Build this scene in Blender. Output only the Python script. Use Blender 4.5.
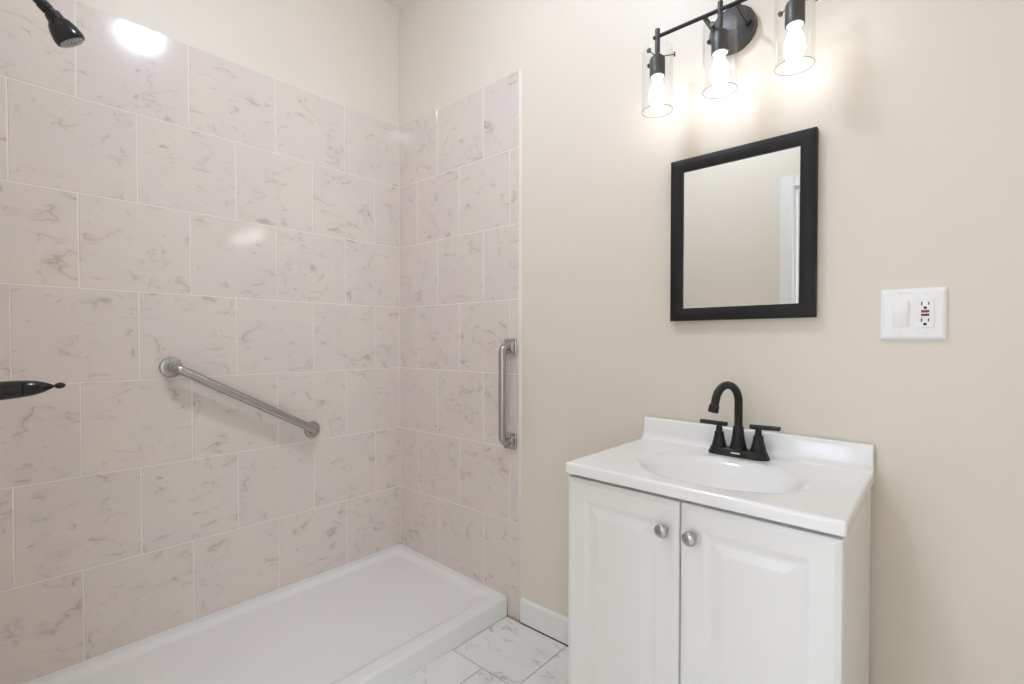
import bpy, bmesh, math, random
from mathutils import Vector, Matrix
R = math.radians
scene = bpy.context.scene
COL = scene.collection
for o in list(bpy.data.objects):
    bpy.data.objects.remove(o)

# ------------------------------------------------------------------ camera
cam_data = bpy.data.cameras.new('camera')
cam = bpy.data.objects.new('camera', cam_data)
COL.objects.link(cam)
YAW, PITCH = R(41.6457), R(-0.947)
fwd = Vector((-math.sin(YAW)*math.cos(PITCH), math.cos(YAW)*math.cos(PITCH), math.sin(PITCH)))
right = Vector((math.cos(YAW), math.sin(YAW), 0))
up = right.cross(fwd)
rot = Matrix((right, up, -fwd)).transposed()
cam.matrix_world = Matrix.Translation((2.1032, -1.5456, 1.1497)) @ rot.to_4x4()
cam_data.sensor_width = 36.0
cam_data.lens = 493.85/1024*36.0
cam_data.shift_x = (512-505.03)/1024
cam_data.shift_y = (349.91-342)/1024
cam_data.clip_start = 0.01
scene.camera = cam

# ------------------------------------------------------------------ light and exposure
CEIL_L = 65.0       # radiance of the bathroom ceiling lamp diffuser
SKY = 2.65           # radiance of the daylight outside the added hall windows
BULB_L = 4.6       # radiance of the three vanity bulbs
world = bpy.data.worlds.new('world')
scene.world = world
world.use_nodes = True
world.node_tree.nodes['Background'].inputs[0].default_value = (0.795, 0.88, 1.06, 1)
world.node_tree.nodes['Background'].inputs[1].default_value = SKY
# invented hall windows for fill: portals that guide sampling of the sky through them
WX0, WX1, WZ0, WZ1 = 0.75, 1.6, 0.35, 2.35       # in the far wall of the hall
VY0_, VY1_ = -3.05, -1.80                          # in the right wall of the hall
for loc, w, rz in ((((WX0+WX1)/2, -3.36, (WZ0+WZ1)/2), WX1-WX0, 0), ((3.16, (VY0_+VY1_)/2, (WZ0+WZ1)/2), VY1_-VY0_, 90)):
    pd_ = bpy.data.lights.new('fill_window_portal', 'AREA')
    pd_.shape = 'RECTANGLE'
    pd_.size, pd_.size_y = w, WZ1-WZ0
    pd_.cycles.is_portal = True
    po_ = bpy.data.objects.new('fill_window_portal', pd_)
    COL.objects.link(po_)
    po_.location = loc
    po_.rotation_euler = (R(90), 0, R(rz))
scene.view_settings.view_transform = 'Standard'
scene.view_settings.look = 'None'
scene.view_settings.gamma = 1
scene.view_settings.use_curve_mapping = False
scene.view_settings.exposure = 1.30
scene.cycles.use_denoising = True
scene.cycles.max_bounces = 14
scene.cycles.diffuse_bounces = 8
scene.cycles.glossy_bounces = 6
scene.cycles.transparent_max_bounces = 24
scene.cycles.sample_clamp_indirect = 6.0
scene.cycles.caustics_reflective = False
scene.cycles.caustics_refractive = False


# ------------------------------------------------------------------ materials
def lin(c):
    return tuple((v/255/12.92 if v/255 <= 0.04045 else ((v/255+0.055)/1.055)**2.4) for v in c) + (1.0,)


class NT:
    """small wrapper for building node trees"""
    def __init__(self, name):
        self.m = bpy.data.materials.new(name)
        self.m.use_nodes = True
        self.t = self.m.node_tree
        self.b = self.t.nodes['Principled BSDF']
        self.out = self.t.nodes['Material Output']

    def n(self, kind, **kw):
        nd = self.t.nodes.new(kind)
        for k, v in kw.items():
            if k.startswith('_'):
                setattr(nd, k[1:], v)
        return nd

    def l(self, a, b):
        self.t.links.new(a, b)

    def math(self, op, a, b=None, c=None, clamp=False):
        nd = self.n('ShaderNodeMath', _operation=op, _use_clamp=clamp)
        for i, v in enumerate((a, b, c)):
            if v is None:
                continue
            if isinstance(v, (int, float)):
                nd.inputs[i].default_value = v
            else:
                self.l(v, nd.inputs[i])
        return nd.outputs[0]

    def maprange(self, v, a, b, c, d, smooth=True):
        nd = self.n('ShaderNodeMapRange')
        nd.interpolation_type = 'SMOOTHSTEP' if smooth else 'LINEAR'
        self.l(v, nd.inputs['Value'])
        for k, x in zip(('From Min', 'From Max', 'To Min', 'To Max'), (a, b, c, d)):
            nd.inputs[k].default_value = x
        return nd.outputs[0]

    def mix(self, fac, a, b):
        nd = self.n('ShaderNodeMix', _data_type='RGBA')
        if isinstance(fac, (int, float)):
            nd.inputs[0].default_value = fac
        else:
            self.l(fac, nd.inputs[0])
        for i, v in ((6, a), (7, b)):
            if isinstance(v, tuple):
                nd.inputs[i].default_value = v
            else:
                self.l(v, nd.inputs[i])
        return nd.outputs[2]

    def noise(self, vec, scale, detail=2.0, rough=0.5, dist=0.0):
        nd = self.n('ShaderNodeTexNoise')
        self.l(vec, nd.inputs['Vector'])
        nd.inputs['Scale'].default_value = scale
        nd.inputs['Detail'].default_value = detail
        nd.inputs['Roughness'].default_value = rough
        nd.inputs['Distortion'].default_value = dist
        return nd

    def mapping(self, vec, loc=(0, 0, 0), rotz=0, scale=(1, 1, 1)):
        nd = self.n('ShaderNodeMapping')
        self.l(vec, nd.inputs[0])
        nd.inputs['Location'].default_value = loc
        nd.inputs['Rotation'].default_value = (0, 0, rotz)
        nd.inputs['Scale'].default_value = scale
        return nd.outputs[0]

    def bump(self, h, strength, dist):
        nd = self.n('ShaderNodeBump')
        nd.inputs['Strength'].default_value = strength
        nd.inputs['Distance'].default_value = dist
        self.l(h, nd.inputs['Height'])
        self.l(nd.outputs[0], self.b.inputs['Normal'])


def plain(name, col, rough=0.5, metal=0.0, spec=0.5, coat=0.0, noise_bump=0.0, bump_scale=60, tint=0.0):
    t = NT(name)
    b = t.b
    b.inputs['Roughness'].default_value = rough
    b.inputs['Metallic'].default_value = metal
    b.inputs['Specular IOR Level'].default_value = spec
    b.inputs['Coat Weight'].default_value = coat
    b.inputs['Coat Roughness'].default_value = 0.08
    tc = t.n('ShaderNodeTexCoord').outputs['Object']
    nz = t.noise(tc, 3.0, 3.0)
    k = 1-tint
    c = lin(col)
    dark = tuple(v*k for v in c[:3]) + (1,)
    t.l(t.mix(nz.outputs[0], c, dark), b.inputs['Base Color'])
    if noise_bump:
        t.bump(t.noise(tc, bump_scale, 4.0).outputs[0], noise_bump, 0.002)
    return t.m


def marble(name, base_a, base_b, vein, rough, vein_amt, rotz, wave):
    """glazed tile with short broken veins; each tile has its own patch of the pattern through its UVs"""
    t = NT(name)
    uv = t.n('ShaderNodeUVMap')
    uv.uv_map = 'UVMap'
    v = uv.outputs[0]
    warp = t.noise(v, 6.0, 3.0)
    sub = t.n('ShaderNodeVectorMath', _operation='SUBTRACT')
    t.l(warp.outputs['Color'], sub.inputs[0])
    sub.inputs[1].default_value = (0.5, 0.5, 0.5)
    sc = t.n('ShaderNodeVectorMath', _operation='SCALE')
    t.l(sub.outputs[0], sc.inputs[0])
    sc.inputs['Scale'].default_value = 0.11
    add = t.n('ShaderNodeVectorMath', _operation='ADD')
    t.l(v, add.inputs[0])
    t.l(sc.outputs[0], add.inputs[1])
    w = add.outputs[0]
    total = None
    for loc, ang, s, width, lo, amt in (((3, 7, 0), rotz, (4.4, 11.0, 1), 0.015, 0.50, 1.0),
                                        ((11, 2, 0), rotz+0.35, (8.0, 17.0, 1), 0.016, 0.52, 0.8)):
        m = t.mapping(w, loc, ang, s)
        nz = t.noise(m, 1.0, 2.5, 0.45).outputs[0]
        line = t.maprange(t.math('ABSOLUTE', t.math('SUBTRACT', nz, 0.5)), 0.0, width, 1.0, 0.0)
        halo = t.maprange(t.math('ABSOLUTE', t.math('SUBTRACT', nz, 0.5)), 0.0, width*4.5, 0.26, 0.0)
        mask = t.maprange(t.noise(t.mapping(v, loc), 9.0, 3.0, 0.6).outputs[0], lo, lo+0.13, 0.0, amt)
        k = t.math('MULTIPLY', t.math('MAXIMUM', line, halo), mask)
        total = k if total is None else t.math('MAXIMUM', total, k)
    speck_n = t.noise(t.mapping(v, (5, 9, 0), rotz, (1, 1.6, 1)), 30.0, 2.0, 0.5).outputs[0]
    speck_m = t.noise(t.mapping(v, (1, 4, 0)), 7.0, 2.0).outputs[0]
    speck = t.math('MULTIPLY', t.maprange(speck_n, 0.62, 0.74, 0, 0.85), t.maprange(speck_m, 0.5, 0.62, 0, 1))
    total = t.math('MAXIMUM', total, speck)
    cloud = t.maprange(t.noise(v, 4.5, 3.0).outputs[0], 0.35, 0.65, 0, 1)
    base = t.mix(cloud, lin(base_a), lin(base_b))
    t.l(t.mix(t.math('MULTIPLY', total, vein_amt), base, lin(vein)), t.b.inputs['Base Color'])
    t.b.inputs['Roughness'].default_value = rough
    t.b.inputs['Specular IOR Level'].default_value = 0.55
    if wave:
        t.bump(t.noise(v, 11.0, 1.0).outputs[0], wave, 0.002)
    return t.m


def emitter(name, col, strength):
    t = NT(name)
    e = t.n('ShaderNodeEmission')
    e.inputs[0].default_value = col
    e.inputs[1].default_value = strength
    t.l(e.outputs[0], t.out.inputs['Surface'])
    return t.m


def thin_glass(name):
    """clear thin glass: a pane with its Fresnel reflection"""
    t = NT(name)
    tr = t.n('ShaderNodeBsdfTransparent')
    tr.inputs[0].default_value = (0.992, 0.994, 0.992, 1)
    gl = t.n('ShaderNodeBsdfGlossy')
    gl.inputs['Roughness'].default_value = 0.03
    lw = t.n('ShaderNodeLayerWeight')
    lw.inputs[0].default_value = 0.35
    f = t.maprange(lw.outputs['Facing'], 0.0, 1.0, 0.06, 0.50, smooth=False)
    f = t.math('POWER', f, 2.0)
    mx = t.n('ShaderNodeMixShader')
    t.l(f, mx.inputs[0])
    t.l(tr.outputs[0], mx.inputs[1])
    t.l(gl.outputs[0], mx.inputs[2])
    t.l(mx.outputs[0], t.out.inputs['Surface'])
    return t.m


M = {}
M['paint'] = plain('cream_wall_paint', (228, 220, 207), 0.42, spec=0.4, noise_bump=0.06, bump_scale=240, tint=0.02)
M['ceiling'] = plain('white_ceiling_paint', (238, 238, 236), 0.7, noise_bump=0.05, bump_scale=200, tint=0.02)
M['trim'] = plain('white_trim_paint', (236, 235, 232), 0.3, tint=0.02)
M['tile'] = marble('beige_pink_wall_tile', (223, 213, 203), (221, 210, 205), (156, 142, 130), 0.105, 0.52, R(45), 0.16)
M['grout'] = plain('pale_grout', (236, 228, 220), 0.8, noise_bump=0.1, tint=0.05)
M['floor'] = marble('white_floor_tile', (233, 232, 230), (228, 228, 226), (172, 170, 166), 0.16, 0.7, R(55), 0.04)
M['dark_grout'] = plain('dark_floor_grout', (84, 80, 76), 0.9, tint=0.2)
M['grime'] = plain('stained_grout', (186, 166, 146), 0.9, tint=0.3)
M['caulk'] = plain('cream_caulk', (230, 223, 210), 0.45, tint=0.03)
M['acrylic'] = plain('white_acrylic', (236, 236, 233), 0.25, tint=0.015)
M['cabinet'] = plain('white_thermofoil', (236, 236, 234), 0.28, tint=0.01)
M['counter'] = plain('white_cultured_marble', (242, 242, 241), 0.16, coat=0.3, tint=0.02)
M['gap'] = plain('cabinet_shadow_gap', (120, 118, 114), 0.8, tint=0.1)
M['black'] = plain('matte_black_metal', (27, 26, 24), 0.42, spec=0.4, tint=0.1)
M['black_gloss'] = plain('gloss_black_metal', (17, 18, 18), 0.2, spec=0.45, coat=0.1, tint=0.1)
M['bronze'] = plain('worn_bronze', (50, 31, 27), 0.35, metal=0.3, tint=0.2)
M['frame'] = plain('black_wood_frame', (23, 21, 19), 0.5, spec=0.35, noise_bump=0.08, bump_scale=90, tint=0.15)
M['fixture'] = plain('dark_bronze_metal', (82, 81, 80), 0.42, metal=0.5, tint=0.1)  # lightened base: glare haze around the bulbs put into the colour
M['steel'] = plain('brushed_steel', (182, 179, 177), 0.26, metal=1.0, noise_bump=0.03, bump_scale=300, tint=0.06)
M['nickel'] = plain('satin_nickel', (186, 184, 181), 0.24, metal=1.0, tint=0.05)
M['chrome'] = plain('chrome', (220, 220, 220), 0.08, metal=1.0, tint=0.02)
M['mirror'] = plain('silvered_glass', (240, 242, 240), 0.0, metal=1.0)
M['plastic'] = plain('white_plastic', (243, 243, 242), 0.22, tint=0.01)
M['red'] = plain('red_plastic', (176, 28, 52), 0.35, tint=0.05)
M['navy'] = plain('black_plastic', (30, 32, 48), 0.35, tint=0.05)
M['slot'] = plain('dark_slot', (28, 26, 26), 0.6, tint=0.05)
M['nozzle'] = plain('grey_rubber', (205, 205, 200), 0.6, tint=0.1)
M['logo'] = plain('pale_badge', (225, 222, 216), 0.3, tint=0.05)
M['porcelain'] = plain('white_porcelain', (238, 236, 230), 0.3, tint=0.02)
M['bulb'] = emitter('lit_bulb', (1.0, 0.97, 0.98, 1), BULB_L)
M['diffuser'] = emitter('lit_diffuser', (0.80, 0.90, 1.07, 1), CEIL_L)
M['glass'] = thin_glass('clear_shade_glass')
M['glass_edge'] = plain('cut_glass_edge', (150, 152, 148), 0.25, spec=0.6, tint=0.1)


# ------------------------------------------------------------------ object helpers
def lean(bm):
    """the vanity stands slightly out of level: it falls a little to the right"""
    for v in bm.verts:
        if v.co.z > 0.3:
            v.co.z -= 0.016*(v.co.x-1.668)
    return bm


def world_of(o):
    p = Vector((0, 0, 0))
    while o is not None:
        p += o.location
        o = o.parent
    return p


def obj(name, bm, mat, parent=None, smooth=35, weighted=False):
    """link a bmesh (in world coordinates) as one mesh object under parent"""
    if parent is not None:
        bmesh.ops.translate(bm, verts=bm.verts, vec=-world_of(parent))
    bmesh.ops.recalc_face_normals(bm, faces=bm.faces)
    me = bpy.data.meshes.new(name)
    if smooth:
        for f in bm.faces:
            f.smooth = True
    bm.to_mesh(me)
    bm.free()
    if smooth:
        me.set_sharp_from_angle(angle=R(smooth))
    for m in (mat if isinstance(mat, (list, tuple)) else [mat]):
        me.materials.append(m)
    o = bpy.data.objects.new(name, me)
    COL.objects.link(o)
    o.parent = parent
    if weighted:
        md = o.modifiers.new('weighted', 'WEIGHTED_NORMAL')
        md.keep_sharp = True
    return o


def thing(name, label, cat, loc, group=None):
    o = bpy.data.objects.new(name, None)
    COL.objects.link(o)
    o.location = loc
    o.empty_display_size = 0.05
    o['label'] = label
    o['category'] = cat
    if group:
        o['group'] = group
    return o


def struct(name, bm, mat, parent=None, smooth=0):
    o = obj(name, bm, mat, parent, smooth)
    o['kind'] = 'structure'
    return o


def add_box(bm, x0, x1, y0, y1, z0, z1, bevel=0.0, seg=2):
    r = bmesh.ops.create_cube(bm, size=1.0)
    vs = r['verts']
    for v in vs:
        v.co = Vector((x0+(v.co.x+.5)*(x1-x0), y0+(v.co.y+.5)*(y1-y0), z0+(v.co.z+.5)*(z1-z0)))
    if bevel:
        es = list({e for v in vs for e in v.link_edges})
        bmesh.ops.bevel(bm, geom=es, offset=bevel, segments=seg, profile=0.5, affect='EDGES')


def box(*a, **k):
    bm = bmesh.new()
    add_box(bm, *a, **k)
    return bm


def basis(d):
    d = Vector(d).normalized()
    a = Vector((0, 0, 1)) if abs(d.z) < 0.9 else Vector((1, 0, 0))
    u = d.cross(a).normalized()
    return u, d.cross(u).normalized(), d


def stack(bm, loops, cap0=True, cap1=True, mat=0):
    """join loops of equal length into a skin"""
    rings = [[bm.verts.new(p) for p in lp] for lp in loops]
    n = len(rings[0])
    for a, b in zip(rings, rings[1:]):
        for i in range(n):
            f = bm.faces.new((a[i], a[(i+1) % n], b[(i+1) % n], b[i]))
            f.material_index = mat
    if cap0:
        bm.faces.new(list(reversed(rings[0]))).material_index = mat
    if cap1:
        bm.faces.new(rings[-1]).material_index = mat
    return rings


def circ(c, d, r, n=32, flat=1.0):
    u, v, _ = basis(d)
    c = Vector(c)
    return [c + u*(r*math.cos(2*math.pi*i/n)) + v*(r*flat*math.sin(2*math.pi*i/n)) for i in range(n)]


def add_lathe(bm, prof, origin, d, n=32, cap0=True, cap1=True):
    """profile of (distance along d, radius)"""
    d = Vector(d).normalized()
    o = Vector(origin)
    stack(bm, [circ(o+d*t, d, max(r, 1e-4), n) for t, r in prof], cap0, cap1)


def lathe(*a, **k):
    bm = bmesh.new()
    add_lathe(bm, *a, **k)
    return bm


def add_tube(bm, pts, r, n=20):
    """sweep a circle along a polyline; r is a number or one per point"""
    pts = [Vector(p) for p in pts]
    rs = r if isinstance(r, (list, tuple)) else [r]*len(pts)
    tans = []
    for i in range(len(pts)):
        a = pts[max(0, i-1)]
        b = pts[min(len(pts)-1, i+1)]
        tans.append((b-a).normalized())
    u, v, _ = basis(tans[0])
    loops = []
    for i, p in enumerate(pts):
        if i:
            q = tans[i-1].rotation_difference(tans[i])
            u = q @ u
            v = q @ v
        loops.append([p + u*(rs[i]*math.cos(2*math.pi*k/n)) + v*(rs[i]*math.sin(2*math.pi*k/n)) for k in range(n)])
    stack(bm, loops)


def tube(*a, **k):
    bm = bmesh.new()
    add_tube(bm, *a, **k)
    return bm


def fillet_path(pts, rad, seg=8):
    """polyline with its inner corners rounded"""
    pts = [Vector(p) for p in pts]
    out = [pts[0]]
    for a, b, c in zip(pts, pts[1:], pts[2:]):
        d1 = (a-b).normalized()
        d2 = (c-b).normalized()
        ang = d1.angle(d2)
        t = min(rad/math.tan(ang/2), (a-b).length*.49, (c-b).length*.49)
        p0, p1 = b+d1*t, b+d2*t
        rr = t*math.tan(ang/2)
        cen = b + (d1+d2).normalized()*(rr/math.sin(ang/2))
        v0, v1 = p0-cen, p1-cen
        full = v0.angle(v1)
        ax = v0.cross(v1).normalized()
        for k in range(seg+1):
            out.append(cen + Matrix.Rotation(full*k/seg, 3, ax) @ v0)
    out.append(pts[-1])
    return out


def rrect(x0, x1, y0, y1, r, n=6, m=1):
    """rounded rectangle as 2-D points, counter-clockwise; m points along every side"""
    r = max(r, 1e-5)
    cs = [(x1-r, y1-r, 0), (x0+r, y1-r, 90), (x0+r, y0+r, 180), (x1-r, y0+r, 270)]
    pts = []
    for i, (cx, cy, a0) in enumerate(cs):
        arc = [(cx+r*math.cos(R(a0+90*k/n)), cy+r*math.sin(R(a0+90*k/n))) for k in range(n+1)]
        pts += arc
        nx = cs[(i+1) % 4]
        e = (nx[0]+r*math.cos(R(nx[2])), nx[1]+r*math.sin(R(nx[2])))
        s = arc[-1]
        for k in range(1, m):
            pts.append((s[0]+(e[0]-s[0])*k/m, s[1]+(e[1]-s[1])*k/m))
    return pts


# ------------------------------------------------------------------ tiles
rng = random.Random(7)


def tile_mesh(rects, place, gap=0.003, bev=0.0016, depth=0.0016, base=0.006, spread=1):
    """tiles as raised quads with eased edges over a grout bed; place(a, b, h) -> point, h = height over the tile face"""
    bm = bmesh.new()
    uvl = bm.loops.layers.uv.new('UVMap')
    for a0, a1, b0, b1 in rects:
        g = gap/2
        ox, oy = rng.uniform(0, 40), rng.uniform(0, 40)
        k = rng.choice((0, 0, 0, 2)) if spread else 0
        flip = rng.random() < 0.25
        ca, cb = (a0+a1)/2, (b0+b1)/2
        lo = [(a0+g, b0+g), (a1-g, b0+g), (a1-g, b1-g), (a0+g, b1-g)]
        hi = [(a0+g+bev, b0+g+bev), (a1-g-bev, b0+g+bev), (a1-g-bev, b1-g-bev), (a0+g+bev, b1-g-bev)]
        vb = [bm.verts.new(place(a, b, -base)) for a, b in lo]
        vl = [bm.verts.new(place(a, b, -depth)) for a, b in lo]
        vm = [bm.verts.new(place((p[0]+q[0]*2)/3, (p[1]+q[1]*2)/3, -depth*0.28)) for p, q in zip(lo, hi)]
        vh = [bm.verts.new(place(a, b, 0)) for a, b in hi]
        co = {}
        for ring, src in ((vb, lo), (vl, lo), (vm, [((p[0]+q[0]*2)/3, (p[1]+q[1]*2)/3) for p, q in zip(lo, hi)]), (vh, hi)):
            for v, (a, b) in zip(ring, src):
                u, w = a-ca, b-cb
                if flip:
                    u = -u
                if k == 2:
                    u, w = -u, -w
                co[v] = (u+ox, w+oy)
        fs = [bm.faces.new(vh)]
        for r0, r1 in ((vb, vl), (vl, vm), (vm, vh)):
            for i in range(4):
                fs.append(bm.faces.new((r0[i], r0[(i+1) % 4], r1[(i+1) % 4], r1[i])))
        for f in fs:
            for lp in f.loops:
                lp[uvl].uv = co[lp.vert]
    return bm


def running_bond(a_lo, a_hi, rows, joint_sets):
    rects = []
    for i, (b0, b1) in enumerate(rows):
        start, step = joint_sets[i % 2]
        js = [a_lo]
        x = start
        while x > a_lo+step:
            x -= step
        while x < a_hi-0.004:
            if x > a_lo+0.004:
                js.append(x)
            x += step
        js.append(a_hi)
        rects += [(p, q, b0, b1) for p, q in zip(js, js[1:])]
    return rects


# ------------------------------------------------------------------ the room
CEIL = 2.852
YF = -1.565          # inner face of the wall with the door
XR = 2.50            # inner face of the right wall
HALL_Y = -3.3
HX0, HX1 = 0.7, 3.1

wb = box(-0.126, XR+0.12, 0.006, 0.126, 0, CEIL+0.1)
wall_back = struct('wall_back', wb, M['paint'])
wall_left = struct('wall_left', box(-0.126, -0.006, YF-0.12, 0.006, 0, CEIL+0.1), M['paint'])
wall_right = struct('wall_right', box(XR, XR+0.12, YF-0.12, 0.006, 0, CEIL+0.1), M['paint'])
DX0, DX1, DZ = 1.475, 2.395, 2.000
wf = bmesh.new()
add_box(wf, -0.006, DX0, YF-0.12, YF, 0, CEIL+0.1)
add_box(wf, DX1, XR, YF-0.12, YF, 0, CEIL+0.1)
add_box(wf, DX0, DX1, YF-0.12, YF, DZ, CEIL+0.1)
wall_front = struct('wall_front', wf, M['paint'])
wh = bmesh.new()
add_box(wh, HX0-0.1, WX0, HALL_Y-0.1, HALL_Y, 0, CEIL+0.1)
add_box(wh, WX1, HX1+0.1, HALL_Y-0.1, HALL_Y, 0, CEIL+0.1)
add_box(wh, WX0, WX1, HALL_Y-0.1, HALL_Y, 0, WZ0)
add_box(wh, WX0, WX1, HALL_Y-0.1, HALL_Y, WZ1, CEIL+0.1)
add_box(wh, HX0-0.1, HX0, HALL_Y, YF-0.12, 0, CEIL+0.1)
add_box(wh, HX1, HX1+0.1, HALL_Y, VY0_, 0, CEIL+0.1)
add_box(wh, HX1, HX1+0.1, VY1_, YF-0.12, 0, CEIL+0.1)
add_box(wh, HX1, HX1+0.1, VY0_, VY1_, 0, WZ0)
add_box(wh, HX1, HX1+0.1, VY0_, VY1_, WZ1, CEIL+0.1)
add_box(wh, XR+0.12, HX1+0.1, YF-0.12, YF-0.02, 0, CEIL+0.1)
struct('wall_hall', wh, M['paint'])
cb = bmesh.new()
add_box(cb, -0.126, XR+0.12, YF-0.12, 0.126, CEIL, CEIL+0.1)
add_box(cb, HX0-0.1, HX1+0.1, HALL_Y-0.1, YF-0.12, CEIL, CEIL+0.1)
struct('ceiling', cb, M['ceiling'])

fl = bmesh.new()
add_box(fl, -0.126, XR+0.12, YF-0.12, 0.126, -0.1, -0.0022)
add_box(fl, HX0-0.1, HX1+0.1, HALL_Y-0.1, YF-0.12, -0.1, -0.0022)
floor = struct('floor', fl, M['dark_grout'])
rows = []
y = 0.006
edges = [-0.0095, -0.311]
while edges[-1] > HALL_Y:
    edges.append(edges[-1]-0.305)
for a, b in zip(edges, edges[1:]):
    rows.append((b, a))
rects = []
for i, (b0, b1) in enumerate(rows):
    lo, hi = (0.0, XR) if b0 > YF-0.12 else (HX0, HX1)
    rects += [(p, q, b0, b1) for (p, q, b0, b1) in running_bond(lo, hi, [(b0, b1)], [((0.135, 0.305), (0.289, 0.305))[i % 2]]*2)]
struct('floor_tile', tile_mesh(rects, lambda a, b, h: Vector((a, b, h)), gap=0.0028, bev=0.0008, depth=0.0012, base=0.004), M['floor'], floor)

struct('floor_joint', box(0.7455, 0.8178, -0.0108, 0.0, -0.002, -0.0003), M['grime'], floor)

# tile surround of the shower
TOP = 2.2514
zr = [1.9407-0.308*i for i in range(6)]
zlev = [TOP]+zr+[0.0]
trow = [(b, a) for a, b in zip(zlev, zlev[1:])]
TE = 0.805
left_rects = []
for i, (b0, b1) in enumerate(trow):
    start = 0.306 if i % 2 == 0 else 0.1464
    left_rects += running_bond(0.0, 1.559, [(b0, b1)], [(start, 0.3192)]*2)
back_rects = []
for i, (b0, b1) in enumerate(trow):
    start = 0.2983 if i % 2 == 0 else 0.1462
    back_rects += running_bond(0.0, TE, [(b0, b1)], [(start, 0.3041)]*2)
struct('wall_tile', tile_mesh(left_rects, lambda a, b, h: Vector((h, -a, b))), M['tile'], wall_left)
struct('tile_grout', box(-0.0059, -0.0010, -1.559, 0.0, 0, TOP-0.001), M['grout'], wall_left)
struct('wall_tile', tile_mesh(back_rects, lambda a, b, h: Vector((a, -h, b))), M['tile'], wall_back)
struct('tile_grout', box(0.0, TE-0.001, 0.0010, 0.0059, 0, TOP-0.001), M['grout'], wall_back)
struct('wall_tile', tile_mesh(back_rects, lambda a, b, h: Vector((a, -1.559+h, b))), M['tile'], wall_front)
struct('tile_grout', box(0.0, TE-0.001, -1.5649, -1.560, 0, TOP-0.001), M['grout'], wall_front)
# caulk bead in the corner and down the free edge of the tiles
cc = bmesh.new()
add_tube(cc, [(0.0005, -0.0005, 0.098), (0.0005, -0.0005, TOP)], 0.0022, 10)
struct('trim_1', cc, M['caulk'], smooth=35)
ck = bmesh.new()
prof = [(TE-0.001, -0.0004), (TE+0.002, -0.0008), (TE+0.007, 0.002), (TE+0.0105, 0.0059), (TE-0.001, 0.0059)]
stack(ck, [[Vector((x, y, z)) for x, y in prof] for z in (0.52, 1.2, TOP+0.001)])
struct('trim_2', ck, M['caulk'])


def skirting(p0, p1, nrm):
    """baseboard between two floor points, nrm pointing into the room"""
    p0, p1, nrm = Vector(p0), Vector(p1), Vector(nrm)
    bm = bmesh.new()
    pr = [(0, 0.003), (0.013, 0.003), (0.013, 0.088), (0.0115, 0.094), (0.008, 0.0985), (0.004, 0.1), (0, 0.1)]
    stack(bm, [[p + nrm*a + Vector((0, 0, z)) for a, z in pr] for p in (p0, p1)])
    return bm


struct('baseboard_back', skirting((0.818, 0.006, 0), (XR, 0.006, 0), (0, -1, 0)), M['trim'])
struct('baseboard_right', skirting((XR, 0.006, 0), (XR, YF, 0), (-1, 0, 0)), M['trim'])
struct('baseboard_front', skirting((0.818, YF, 0), (1.405, YF, 0), (0, 1, 0)), M['trim'])

# hall windows added for fill daylight, unseen: a frame and one mullion each
def fill_window(n, p0, p1):
    """p0, p1: the opening's two ends along the wall, seen from above"""
    p0, p1 = Vector(p0), Vector(p1)
    d = (p1-p0).normalized()
    w = (p1-p0).length
    ang = math.atan2(d.y, d.x)
    bm = bmesh.new()
    for a0, a1, b0, b1 in ((0, 0.05, WZ0, WZ1), (w-0.05, w, WZ0, WZ1), (0.05, w-0.05, WZ0, WZ0+0.05), (0.05, w-0.05, WZ1-0.05, WZ1), (w/2-0.025, w/2+0.025, WZ0+0.05, WZ1-0.05)):
        add_box(bm, a0, a1, -0.03, 0.03, b0, b1, bevel=0.004)
    gb = box(0.04, w-0.04, -0.002, 0.002, WZ0+0.04, WZ1-0.04)
    m = Matrix.Translation(p0) @ Matrix.Rotation(ang, 4, 'Z')
    bm.transform(m)
    gb.transform(m)
    o = struct('fill_window_%d' % n, bm, M['trim'])
    struct('fill_window_pane', gb, M['glass'], o)


fill_window(1, (WX0, HALL_Y-0.05, 0), (WX1, HALL_Y-0.05, 0))
fill_window(2, (HX1+0.05, VY0_, 0), (HX1+0.05, VY1_, 0))

# doorway behind the camera: casing, jamb and stop
dr = bmesh.new()
CW = 0.068
for s, yy in ((1, YF), (-1, YF-0.12)):
    for x0, x1, z0, z1 in ((DX0-CW+0.006, DX0+0.006, 0, DZ+CW-0.006), (DX1-0.006, DX1+CW-0.006, 0, DZ+CW-0.006), (DX0+0.006, DX1-0.006, DZ-0.006, DZ+CW-0.006)):
        add_box(dr, x0, x1, min(yy, yy+s*0.012), max(yy, yy+s*0.012), z0, z1, bevel=0.003)
    for x0, x1, z0, z1 in ((DX0-0.012, DX0+0.002, 0, DZ+0.010), (DX1-0.002, DX1+0.012, 0, DZ+0.010), (DX0+0.002, DX1-0.002, DZ-0.002, DZ+0.012)):
        add_box(dr, x0, x1, min(yy, yy+s*0.018), max(yy, yy+s*0.018), z0, z1, bevel=0.004)
door_1 = struct('door_1', dr, M['trim'])
jb = bmesh.new()
add_box(jb, DX0, DX0+0.018, YF-0.121, YF+0.001, 0, DZ)
add_box(jb, DX1-0.018, DX1, YF-0.121, YF+0.001, 0, DZ)
add_box(jb, DX0+0.018, DX1-0.018, YF-0.121, YF+0.001, DZ-0.018, DZ)
add_box(jb, DX0+0.018, DX0+0.030, YF-0.075, YF-0.040, 0, DZ-0.018, bevel=0.002)
add_box(jb, DX1-0.030, DX1-0.018, YF-0.075, YF-0.040, 0, DZ-0.018, bevel=0.002)
struct('door_jamb', jb, M['trim'], door_1)


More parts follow.
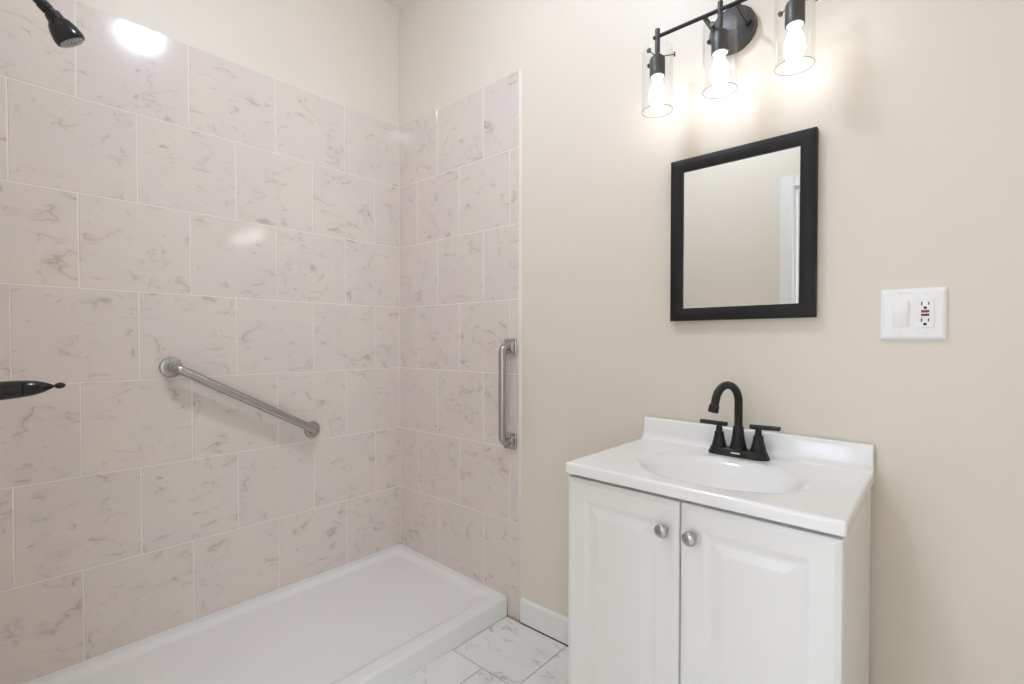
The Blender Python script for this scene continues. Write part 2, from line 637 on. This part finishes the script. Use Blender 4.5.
# ------------------------------------------------------------------ ceiling lamps
def flush_lamp(label, x, y, r, mat):
    """ceiling light: a metal pan close to the ceiling holding a frosted bowl"""
    t = thing('ceiling_light', label, 'ceiling light', (x, y, CEIL))
    obj('canopy', lathe([(0.0003, r*0.7), (0.040, r*0.75), (0.046, r*1.08), (0.056, r*1.1), (0.060, r*1.06), (0.060, r*0.99), (0.056, r*0.98), (0.056, 0.001)], (x, y, CEIL), (0, 0, -1), 48), M['nickel'], t)
    pr = [(0.0565, r*0.97)]
    for k in range(1, 13):
        a = R(90*k/12)
        pr.append((0.0565+0.6*r*math.sin(a), max(r*0.97*math.cos(a), 0.0005)))
    obj('diffuser', lathe(pr, (x, y, CEIL), (0, 0, -1), 48), mat, t)


flush_lamp('frosted bowl ceiling light of the bathroom, mirrored high on the glossy tiles', 1.13, -0.85, 0.088, M['diffuser'])

# ------------------------------------------------------------------ shower pan
PX, PY, PZ = 0.745, -1.5575, 0.101
pan = thing('shower_pan', 'low white rectangular shower tray on the floor below the tiled walls', 'shower tray', (PX/2, PY/2, 0))


def pan_loop(dx0, dx1, dy0, dy1, r, z):
    return [Vector((x, y, z)) for x, y in rrect(0.0012+dx0, PX-dx1, PY+dy0, -0.0012-dy1, r, 8, 4)]


pb = bmesh.new()
lps = [pan_loop(0, 0, 0, 0, 0.006, 0.0), pan_loop(0, 0, 0, 0, 0.006, PZ-0.010)]
for k in range(1, 7):
    a = R(90*k/6)
    d = 0.010*(1-math.cos(a))
    lps.append(pan_loop(0.0, d, 0.0, 0.0, 0.006, PZ-0.010+0.010*math.sin(a)))
lps.append(pan_loop(0.034, 0.045, 0.045, 0.030, 0.02, PZ-0.0005))
for k in range(1, 9):
    s = k/8
    h = s*s*(3-2*s)
    lps.append(pan_loop(0.034+0.040*s, 0.045+0.045*s, 0.045+0.040*s, 0.030+0.040*s, 0.02+0.02*s, PZ-0.0005-0.014*h))
lps.append(pan_loop(0.20, 0.20, 0.35, 0.35, 0.1, PZ-0.019))
for lp in lps:
    for p in lp:
        if p.z > 0.05:
            p.z -= 0.021*p.x/PX      # the rim falls a little towards the threshold
stack(pb, lps)
obj('tray', pb, M['acrylic'], pan, 50, weighted=True)
dcx, dcy = 0.37, -1.25
obj('drain', lathe([(0, 0.055), (0.003, 0.055), (0.005, 0.05), (0.005, 0.001)], (dcx, dcy, PZ-0.0295), (0, 0, 1), 36), M['chrome'], pan)


# ------------------------------------------------------------------ grab bars
def grab_bar(name, label, a, b, nrm, off, r, flange, fr):
    a, b, nrm = Vector(a), Vector(b), Vector(nrm)
    t = thing(name, label, 'grab bar', a)
    path = fillet_path([a+nrm*0.004, a+nrm*off, b+nrm*off, b+nrm*0.004], 0.036, 10)
    obj('bar', tube(path, r, 24), M['steel'], t)
    for p in (a, b):
        if flange == 'round':
            fb = lathe([(0.0003, fr), (0.003, fr), (0.0065, fr*0.94), (0.0085, fr*0.8), (0.0095, r*1.25), (0.0095, r*1.02)], p, nrm, 40)
        else:
            fb = bmesh.new()
            u, v = Vector((1, 0, 0)), Vector((0, 0, 1))
            lp = []
            for h, s, rr in ((0.0003, fr, 0.004), (0.007, fr, 0.004), (0.009, fr-0.002, 0.004), (0.009, fr-0.010, 0.004), (0.016, fr-0.013, 0.005), (0.018, fr-0.016, 0.005)):
                lp.append([p + nrm*h + u*x + v*z for x, z in rrect(-s, s, -s, s, rr, 4)])
            stack(fb, lp)
        obj('flange', fb, M['steel'], t)
    return t


grab_bar('grab_bar', 'long brushed steel grab bar slanting down the left tiled wall on round flanges', (0, -1.011, 1.057), (0, -0.476, 0.758), (1, 0, 0), 0.054, 0.0165, 'round', 0.037)
grab_bar('grab_bar', 'short upright brushed steel grab bar on square flanges near the tile edge', (0.762, 0, 1.128), (0.762, 0, 0.738), (0, -1, 0), 0.055, 0.0155, 'square', 0.033)

# ------------------------------------------------------------------ shower head
SX = 0.38
sh = thing('shower', 'black shower head on an angled arm above the tray at top left', 'shower head', (SX, -1.559, 2.09))
bend = fillet_path([(SX, -1.559, 2.097), (SX, -1.485, 2.097), (SX, -1.372, 2.003)], 0.05, 10)
obj('arm', tube(bend, 0.0115, 20), M['black_gloss'], sh)
obj('escutcheon', lathe([(0.0003, 0.032), (0.004, 0.032), (0.012, 0.022), (0.016, 0.0125)], (SX, -1.559, 2.097), (0, 1, 0), 36), M['black_gloss'], sh)
ad = Vector((0, 0.113, -0.094)).normalized()
j0 = Vector((SX, -1.372, 2.003))
obj('coupling_nut', lathe([(-0.012, 0.0115), (-0.012, 0.0138), (0.006, 0.0146), (0.007, 0.0125), (0.014, 0.0125)], j0, ad, 28), M['black_gloss'], sh)
hd = Vector((0, 0.56, -0.83)).normalized()
h0 = j0 + ad*0.015
obj('swivel_collar', lathe([(-0.002, 0.014), (0.0, 0.0175), (0.016, 0.0192), (0.018, 0.0180)], h0, hd, 32), M['black_gloss'], sh)
hp = [(0.016, 0.016), (0.017, 0.0205), (0.023, 0.0250), (0.031, 0.0288), (0.041, 0.0318), (0.052, 0.0338), (0.062, 0.0344), (0.067, 0.0332), (0.0685, 0.0310), (0.0665, 0.0292)]
obj('head', lathe(hp, h0, hd, 44), M['black_gloss'], sh)
fc = h0 + hd*0.0665
face = obj('spray_face', lathe([(0, 0.0292), (0.0008, 0.0290), (0.0018, 0.001)], fc, hd, 40), M['black'], sh)
nb = bmesh.new()
u, v, _ = basis(hd)
for rad, cnt in ((0.0255, 26), (0.0195, 20), (0.0135, 13), (0.007, 7)):
    for k in range(cnt):
        a = 2*math.pi*k/cnt
        add_lathe(nb, [(0, 0.0019), (0.0038, 0.0016), (0.0043, 0.0008)], fc+hd*0.0012+u*rad*math.cos(a)+v*rad*math.sin(a), hd, 8)
obj('nozzles', nb, M['nozzle'], face)

# ------------------------------------------------------------------ shower valve
va = Vector((0, 1, 0.055)).normalized()
vz = 1.0245
vv = thing('shower_valve', 'black shower valve handle with pointed tip jutting in from the left edge', 'shower valve', (SX, -1.559, vz))
obj('escutcheon', lathe([(0.0003, 0.085), (0.004, 0.085), (0.010, 0.075), (0.014, 0.030)], (SX, -1.559, vz), (0, 1, 0), 48), M['black_gloss'], vv)
v0 = Vector((SX, -1.555, vz))
obj('sleeve', lathe([(0.008, 0.0255), (0.05, 0.0245), (0.09, 0.0232), (0.1265, 0.0218), (0.1275, 0.0205)], v0, va, 40), M['black_gloss'], vv)
og = [(0.1265, 0.0195), (0.1285, 0.0208)]
for k in range(1, 13):
    s = k/12
    og.append((0.1285+0.059*s, 0.0032+0.0176*math.cos(s*math.pi/2)**0.8))
hl = obj('handle', lathe(og, v0, va, 40), M['black_gloss'], vv)
bl = [(0.185, 0.002)]
for k in range(1, 12):
    a = math.pi*k/12
    bl.append((0.1995-0.0115*math.cos(a), max(0.0080*math.sin(a), 0.002)))
obj('finial', lathe(bl+[(0.211, 0.0004)], v0, va, 24), M['bronze'], hl)

# ------------------------------------------------------------------ vanity cabinet
CX0, CX1 = 1.3625, 1.970
FRONT = -0.466          # front face of the doors
CT = 0.7995             # top of the cabinet box
cab = thing('vanity_cabinet', 'white two-door bathroom vanity cabinet standing against the cream wall', 'cabinet', ((CX0+CX1)/2, -0.23, 0))
bd = bmesh.new()
CB = FRONT+0.0185       # back plane of the doors = front of the box
add_box(bd, CX0, CX0+0.016, CB, -0.0085, 0, CT)
add_box(bd, CX1-0.016, CX1, CB, -0.0085, 0, CT)
add_box(bd, CX0+0.016, CX1-0.016, -0.020, -0.0085, 0, CT)
add_box(bd, CX0+0.016, CX1-0.016, CB+0.002, -0.020, 0.098, 0.114)
add_box(bd, CX0+0.016, CX1-0.016, CB+0.001, CB+0.018, CT-0.06, CT)
add_box(bd, CX0+0.016, CX1-0.016, CB+0.06, CB+0.074, 0, 0.098)
add_box(bd, (CX0+CX1)/2-0.03, (CX0+CX1)/2+0.03, CB+0.001, CB+0.016, 0.114, CT-0.06)
obj('carcass', lean(bd), M['cabinet'], cab, 0)
MID = 1.6650


def door(x0, x1, z0, z1):
    bm = bmesh.new()
    prof = [(0.0, 0.0185), (0.0, 0.0075), (0.0012, 0.0048), (0.0040, 0.0028), (0.0085, 0.0020), (0.0105, 0.0008), (0.0128, 0.0),
            (0.050, 0.0), (0.0535, 0.0005), (0.060, 0.0025), (0.0640, 0.0036), (0.0680, 0.0039), (0.0740, 0.0036), (0.0890, 0.0007), (0.0920, 0.0002), (0.0950, 0.0)]
    lp = []
    for i, d in prof:
        lp.append([Vector((x, FRONT+d, z)) for x, z in rrect(x0+i, x1-i, z0+i, z1-i, max(0.0015, 0.001), 2)])
    stack(bm, lp)
    return bm


DT, DB = 0.7915, 0.105
for x0, x1, kx in ((CX0+0.001, MID-0.0015, 1.6315), (MID+0.0015, CX1-0.001, 1.6950)):
    d = obj('door', lean(door(x0, x1, DB, DT)), M['cabinet'], cab, 30, weighted=True)
    kb = lathe([(0.0, 0.0085), (0.002, 0.0085), (0.004, 0.0060), (0.012, 0.0058), (0.015, 0.0105), (0.018, 0.0150), (0.021, 0.0160), (0.024, 0.0150), (0.0265, 0.0120), (0.028, 0.0075), (0.0285, 0.001)], (kx, FRONT, 0.7225), (0, -1, 0), 36)
    k = obj('knob', lean(kb), M['nickel'], d)

# ------------------------------------------------------------------ vanity top with bowl and backsplash
VX0, VX1, VY0, VY1 = 1.3605, 1.9755, -0.474, -0.0005
VT, VB = 0.8285, 0.8005
top = thing('bathroom_sink', 'white sink top with oval bowl and low backsplash on the vanity cabinet', 'sink', (1.6655, -0.23, VB))
BXC, BYC, BA, BB = 1.677, -0.275, 0.207, 0.156
tb = bmesh.new()
N = 96


def rect_loop(ins, z, r=0.006):
    pts = rrect(VX0+ins, VX1-ins, VY0+ins, VY1-ins*0.2, r, 4, 19)
    return [Vector((x, y, z)) for x, y in pts]


base_loop = rect_loop(0, VB)
nn = len(base_loop)
loops = [rect_loop(0.002, VB), rect_loop(0, VB+0.002), rect_loop(0, VT-0.007)]
for k in range(1, 5):
    a = R(90*k/4)
    loops.append(rect_loop(0.007*(1-math.cos(a)), VT-0.007+0.007*math.sin(a)))
edge = rect_loop(0.010, VT)
loops.append(edge)


def bowl_pt(p, s, z):
    """the point on the bowl's ellipse, scaled by s, in the direction of edge point p"""
    th = math.atan2((p.y-BYC)/BB, (p.x-BXC)/BA)
    return Vector((BXC+BA*s*math.cos(th), BYC+BB*s*math.sin(th), z))


def bowl_depth(s):
    if s >= 1.07:
        return 0.0
    k = min(1.0, (1.07-s)/0.46)
    return 0.122*(1-0.93*s**2.1)*k*k*(3-2*k)


for s in (1.09, 1.07, 1.055, 1.04, 1.02, 1.0, 0.98, 0.96, 0.93, 0.90, 0.87, 0.84, 0.8, 0.75, 0.7, 0.62, 0.54, 0.45, 0.36, 0.27, 0.19, 0.13):
    loops.append([bowl_pt(p, s, VT-bowl_depth(s)) for p in edge])
stack(tb, loops, cap0=False)
obj('basin_top', lean(tb), M['counter'], top, 40, weighted=True)
# backsplash with a coved foot
sp = bmesh.new()
SPZ = 0.8955
pr = [(VY1, VT-0.004), (VY1, SPZ), (VY1-0.012, SPZ), (VY1-0.016, SPZ-0.0015), (VY1-0.0185, SPZ-0.005), (VY1-0.020, VT+0.022)]
for k in range(1, 9):
    a = R(90*k/8)
    pr.append((VY1-0.020-0.018*(1-math.cos(a)), VT+0.022-0.0215*math.sin(a)))
pr.append((VY1-0.038, VT-0.004))
lp = []
for x in (VX0+0.0008, VX0+0.003, VX1-0.003, VX1-0.0008):
    e = 0.002 if x in (VX0+0.0008, VX1-0.0008) else 0
    lp.append([Vector((x, yy + (e if yy < VY1-0.014 else 0), zz - (e if zz > VT+0.03 else 0))) for yy, zz in pr])
stack(sp, lp)
obj('backsplash', lean(sp), M['counter'], top, 40)
obj('sink_drain', lathe([(0, 0.030), (0.003, 0.030), (0.005, 0.026), (0.003, 0.018), (0.007, 0.015), (0.009, 0.010), (0.0095, 0.001)], (BXC, BYC, VT-0.1355), (0, 0, 1), 32), M['black'], top)

# ------------------------------------------------------------------ faucet
FX, FY = 1.672, -0.0705
fz = VT+0.0003
fa = thing('faucet', 'matte black two-handle gooseneck faucet at the back of the white sink', 'faucet', (FX, FY, fz))


def stadium(hx, hy, z, n=14):
    pts = []
    for k in range(n+1):
        a = R(-90+180*k/n)
        pts.append((FX+hx-hy+hy*math.cos(a), FY+hy*math.sin(a)))
    for k in range(n+1):
        a = R(90+180*k/n)
        pts.append((FX-hx+hy+hy*math.cos(a), FY+hy*math.sin(a)))
    return [Vector((x, y, z)) for x, y in pts]


pb = bmesh.new()
stack(pb, [stadium(0.081, 0.029, fz), stadium(0.081, 0.029, fz+0.004), stadium(0.0795, 0.0275, fz+0.006), stadium(0.077, 0.0255, fz+0.012), stadium(0.076, 0.0245, fz+0.017), stadium(0.074, 0.0225, fz+0.019), stadium(0.066, 0.016, fz+0.0195)])
plate = obj('base_plate', lean(pb), M['black'], fa)
lg = bmesh.new()
add_box(lg, FX-0.012, FX+0.012, FY-0.0272, FY-0.0252, fz+0.0085, fz+0.0125, bevel=0.0006)
obj('badge', lean(lg), M['logo'], plate)
for s in (-1, 1):
    hx = FX+s*0.052
    h = obj('handle', lathe([(0.017, 0.0215), (0.021, 0.0210), (0.032, 0.0178), (0.048, 0.0140), (0.060, 0.0125), (0.0625, 0.0118), (0.063, 0.0088), (0.079, 0.0082)], (hx, FY, fz), (0, 0, 1), 32), M['black'], fa)
    obj('lever', tube([(hx-s*0.022, FY, fz+0.0855), (hx-s*0.021, FY, fz+0.0855), (hx+s*0.053, FY, fz+0.0870), (hx+s*0.054, FY, fz+0.0870)], [0.0055, 0.0065, 0.0062, 0.0052], 16), M['black'], h)
obj('spout_base', lathe([(0.017, 0.0228), (0.022, 0.0222), (0.040, 0.0182), (0.060, 0.0152), (0.080, 0.0138), (0.083, 0.0128)], (FX, FY, fz), (0, 0, 1), 36), M['black'], fa)
phi = R(18.5)
sd = Vector((-math.sin(phi), -math.cos(phi), 0))
rad = 0.050
path = [Vector((FX, FY, fz+0.078)), Vector((FX, FY, fz+0.11)), Vector((FX, FY, fz+0.151))]
cz = fz+0.151
for k in range(1, 21):
    a = R(166*k/20)
    path.append(Vector((FX, FY, cz)) + sd*(rad*(1-math.cos(a))) + Vector((0, 0, rad*math.sin(a))))
tn = (path[-1]-path[-2]).normalized()
path.append(path[-1]+tn*0.016)
spout = obj('spout', tube(path, 0.0108, 24), M['black'], fa)
obj('aerator', lathe([(-0.002, 0.0110), (0.0, 0.0132), (0.016, 0.0138), (0.019, 0.0130), (0.019, 0.0095), (0.016, 0.0090)], path[-1], tn, 28), M['black'], spout)

# ------------------------------------------------------------------ wall mirror
mx0, mx1, mz0, mz1 = 1.448, 1.846, 1.2155, 1.719
MF = -0.018
mir = thing('wall_mirror', 'rectangular mirror in a wide flat black frame hanging over the sink', 'mirror', ((mx0+mx1)/2, 0.006, mz0))
fb = bmesh.new()


def mloop(i, y, r=0.001):
    return [Vector((x, y, z)) for x, z in rrect(mx0+i, mx1-i, mz0+i, mz1-i, r, 2)]


stack(fb, [mloop(0.034, 0.0055), mloop(0.0, 0.0055), mloop(0, MF+0.003), mloop(0.001, MF+0.001), mloop(0.003, MF), mloop(0.0365, MF+0.0015), mloop(0.0385, MF+0.003), mloop(0.039, MF+0.009)], cap0=False, cap1=False)
obj('frame', fb, M['frame'], mir)
gb = bmesh.new()
stack(gb, [mloop(0.034, 0.004), mloop(0.034, MF+0.0085)])
obj('mirror_glass', gb, M['mirror'], mir, 0)

# ------------------------------------------------------------------ switch and outlet plate
px0, px1, pz0, pz1 = 1.9835, 2.108, 1.154, 1.279
PYF = 0.006
wp = thing('wall_plate', 'wide white wall plate with a rocker switch and a test-button outlet', 'light switch', ((px0+px1)/2, PYF, pz0))
pl = bmesh.new()
lp = []
for i, d in ((0, 0.0003), (0, 0.0035), (0.0015, 0.006), (0.006, 0.0088), (0.010, 0.0095)):
    lp.append([Vector((x, PYF-d, z)) for x, z in rrect(px0+i, px1-i, pz0+i, pz1-i, 0.003, 4)])
stack(pl, lp)
obj('cover', pl, M['plastic'], wp, 40, weighted=True)
CZ = 1.218
SW, GF = 2.0225, 2.0685
PF = PYF-0.0095
rk = bmesh.new()
yb = PF
stack(rk, [[Vector((x, PF+0.001, z)) for x, z in rrect(SW-0.0172, SW+0.0172, CZ-0.0335, CZ+0.0335, 0.002, 3)],
           [Vector((x, PF-0.0012, z)) for x, z in rrect(SW-0.0172, SW+0.0172, CZ-0.0335, CZ+0.0335, 0.002, 3)],
           [Vector((x, PF-0.0014, z)) for x, z in rrect(SW-0.0160, SW+0.0160, CZ-0.0320, CZ+0.0320, 0.002, 3)]])
bez = obj('switch_bezel', rk, M['plastic'], wp)
pd = bmesh.new()
v8 = []
for z, d in ((CZ-0.031, 0.0020), (CZ, 0.0058), (CZ+0.031, 0.0082)):
    v8.append([Vector((SW-0.0148, PF-d, z)), Vector((SW+0.0148, PF-d, z)), Vector((SW+0.0148, PF, z)), Vector((SW-0.0148, PF, z))])
stack(pd, v8)
es = [e for e in pd.edges]
bmesh.ops.bevel(pd, geom=es, offset=0.0008, segments=2, profile=0.5, affect='EDGES')
obj('rocker', pd, M['plastic'], bez, 25)
gfb = bmesh.new()
lp = []
for i, d in ((0, -0.001), (0, 0.0022), (0.0008, 0.0030)):
    lp.append([Vector((x, PF-d, z)) for x, z in rrect(GF-0.0167+i, GF+0.0167-i, CZ-0.0333+i, CZ+0.0333-i, 0.002, 3)])
stack(gfb, lp)
ol = obj('outlet', gfb, M['plastic'], wp)
OF = PF-0.0030
obj('reset_button', box(GF-0.0075, GF+0.0075, OF-0.0016, OF+0.001, CZ+0.0012, CZ+0.0070, bevel=0.0006), M['red'], ol)
obj('test_button', box(GF-0.0075, GF+0.0075, OF-0.0016, OF+0.001, CZ-0.0070, CZ-0.0022, bevel=0.0006), M['navy'], ol)
for zz in (CZ+0.0225, CZ-0.0165):
    sl = bmesh.new()
    for sx, hh in ((-0.0064, 0.0042), (0.0064, 0.0034)):
        add_box(sl, GF+sx-0.0011, GF+sx+0.0011, OF-0.0002, OF+0.001, zz-hh, zz+hh)
    add_lathe(sl, [(0, 0.0030), (0.0012, 0.0030)], (GF, OF+0.001, zz-0.0098), (0, -1, 0), 16)
    add_box(sl, GF-0.0030, GF+0.0030, OF-0.0002, OF+0.001, zz-0.0128, zz-0.0098)
    obj('socket_slots', sl, M['slot'], ol, 0)
for xx in (SW, GF):
    for zz in (CZ+0.048, CZ-0.048):
        obj('screw', lathe([(0, 0.0034), (0.0008, 0.0032), (0.0013, 0.0018), (0.0013, 0.0003)], (xx, PF+0.0002, zz), (0, -1, 0), 16), M['porcelain'], wp)

# ------------------------------------------------------------------ vanity light
LXS = (1.449, 1.631, 1.813)
LY = -0.12
BZ = 2.0665
vl = thing('vanity_light', 'dark metal three-lamp vanity light with clear glass cylinders above the mirror', 'wall light', (1.631, 0.006, 2.06))
obj('backplate', lathe([(0.0003, 0.0645), (0.019, 0.0645), (0.021, 0.0640), (0.022, 0.0625), (0.022, 0.002)], (1.629, 0.006, 2.064), (0, -1, 0), 64), M['fixture'], vl)
obj('crossbar', tube([(LXS[0]-0.012, LY, BZ), (LXS[2]+0.012, LY, BZ)], 0.0056, 18), M['black'], vl)
for xx in (1.587, 1.675):
    obj('arm', tube([(xx, -0.0155, 2.0615), (xx, LY, BZ-0.001)], 0.0065, 18), M['fixture'], vl)
    obj('arm_cap', lathe([(0, 0.0095), (0.006, 0.0095), (0.009, 0.0075)], (xx, -0.0155, 2.0615), (0, -1, 0), 20), M['black'], vl)
ST, SB = 2.014, 1.947
GT, GB = 2.030, 1.845
for lx in LXS:
    sk = lathe([(SB-ST, 0.0205), (SB-ST+0.0005, 0.0225), (-0.016, 0.0225), (-0.010, 0.0195), (0.0, 0.0085), (0.001, 0.0072), (0.074, 0.0072), (0.0752, 0.0062)], (lx, LY, ST), (0, 0, 1), 32)
    socket = obj('lamp_socket', sk, M['fixture'], vl)
    obj('socket_rim', lathe([(0, 0.0185), (0.0012, 0.0195), (0.0022, 0.0195)], (lx, LY, SB-0.0012), (0, 0, 1), 28), M['porcelain'], socket)
    # clear cylinder with an eased lip, open below
    gl = bmesh.new()
    n = 56
    lps = [(GB, 0.0430), (GB-0.0008, 0.0442), (GB, 0.0452), (GT-0.006, 0.0452), (GT-0.002, 0.0440), (GT, 0.0410), (GT, 0.0400), (GT-0.003, 0.0415), (GT-0.007, 0.0430), (GB, 0.0430)]
    stack(gl, [circ((lx, LY, z), (0, 0, 1), r, n) for z, r in lps], False, False)
    bmesh.ops.remove_doubles(gl, verts=gl.verts, dist=1e-6)
    shade = obj('glass_shade', gl, M['glass'], vl, 60)
    rim = bmesh.new()
    add_tube(rim, circ((lx, LY, GB-0.0004), (0, 0, 1), 0.0441, 56) + [circ((lx, LY, GB-0.0004), (0, 0, 1), 0.0441, 56)[0]], 0.0009, 8)
    obj('shade_rim', rim, M['glass_edge'], shade)
    for k in range(3):
        a = R(24.6+120*k)
        d = Vector((math.cos(a), math.sin(a), 0))
        c = Vector((lx, LY, 2.006))
        sb = bmesh.new()
        add_tube(sb, [c+d*0.014, c+d*0.0500], 0.0016, 10)
        add_lathe(sb, [(0.0462, 0.0062), (0.0468, 0.0068), (0.0500, 0.0068), (0.0508, 0.0058)], c, d, 20)
        obj('thumb_screw', sb, M['fixture'], socket)
    bp = [(0.0, 0.0120), (-0.012, 0.0125), (-0.022, 0.0160), (-0.036, 0.0215), (-0.052, 0.0240), (-0.066, 0.0232), (-0.080, 0.0190), (-0.090, 0.0120), (-0.094, 0.0060), (-0.0955, 0.001)]
    obj('bulb', lathe([(t, r) for t, r in bp], (lx, LY, SB-0.0005), (0, 0, 1), 28), M['bulb'], vl)
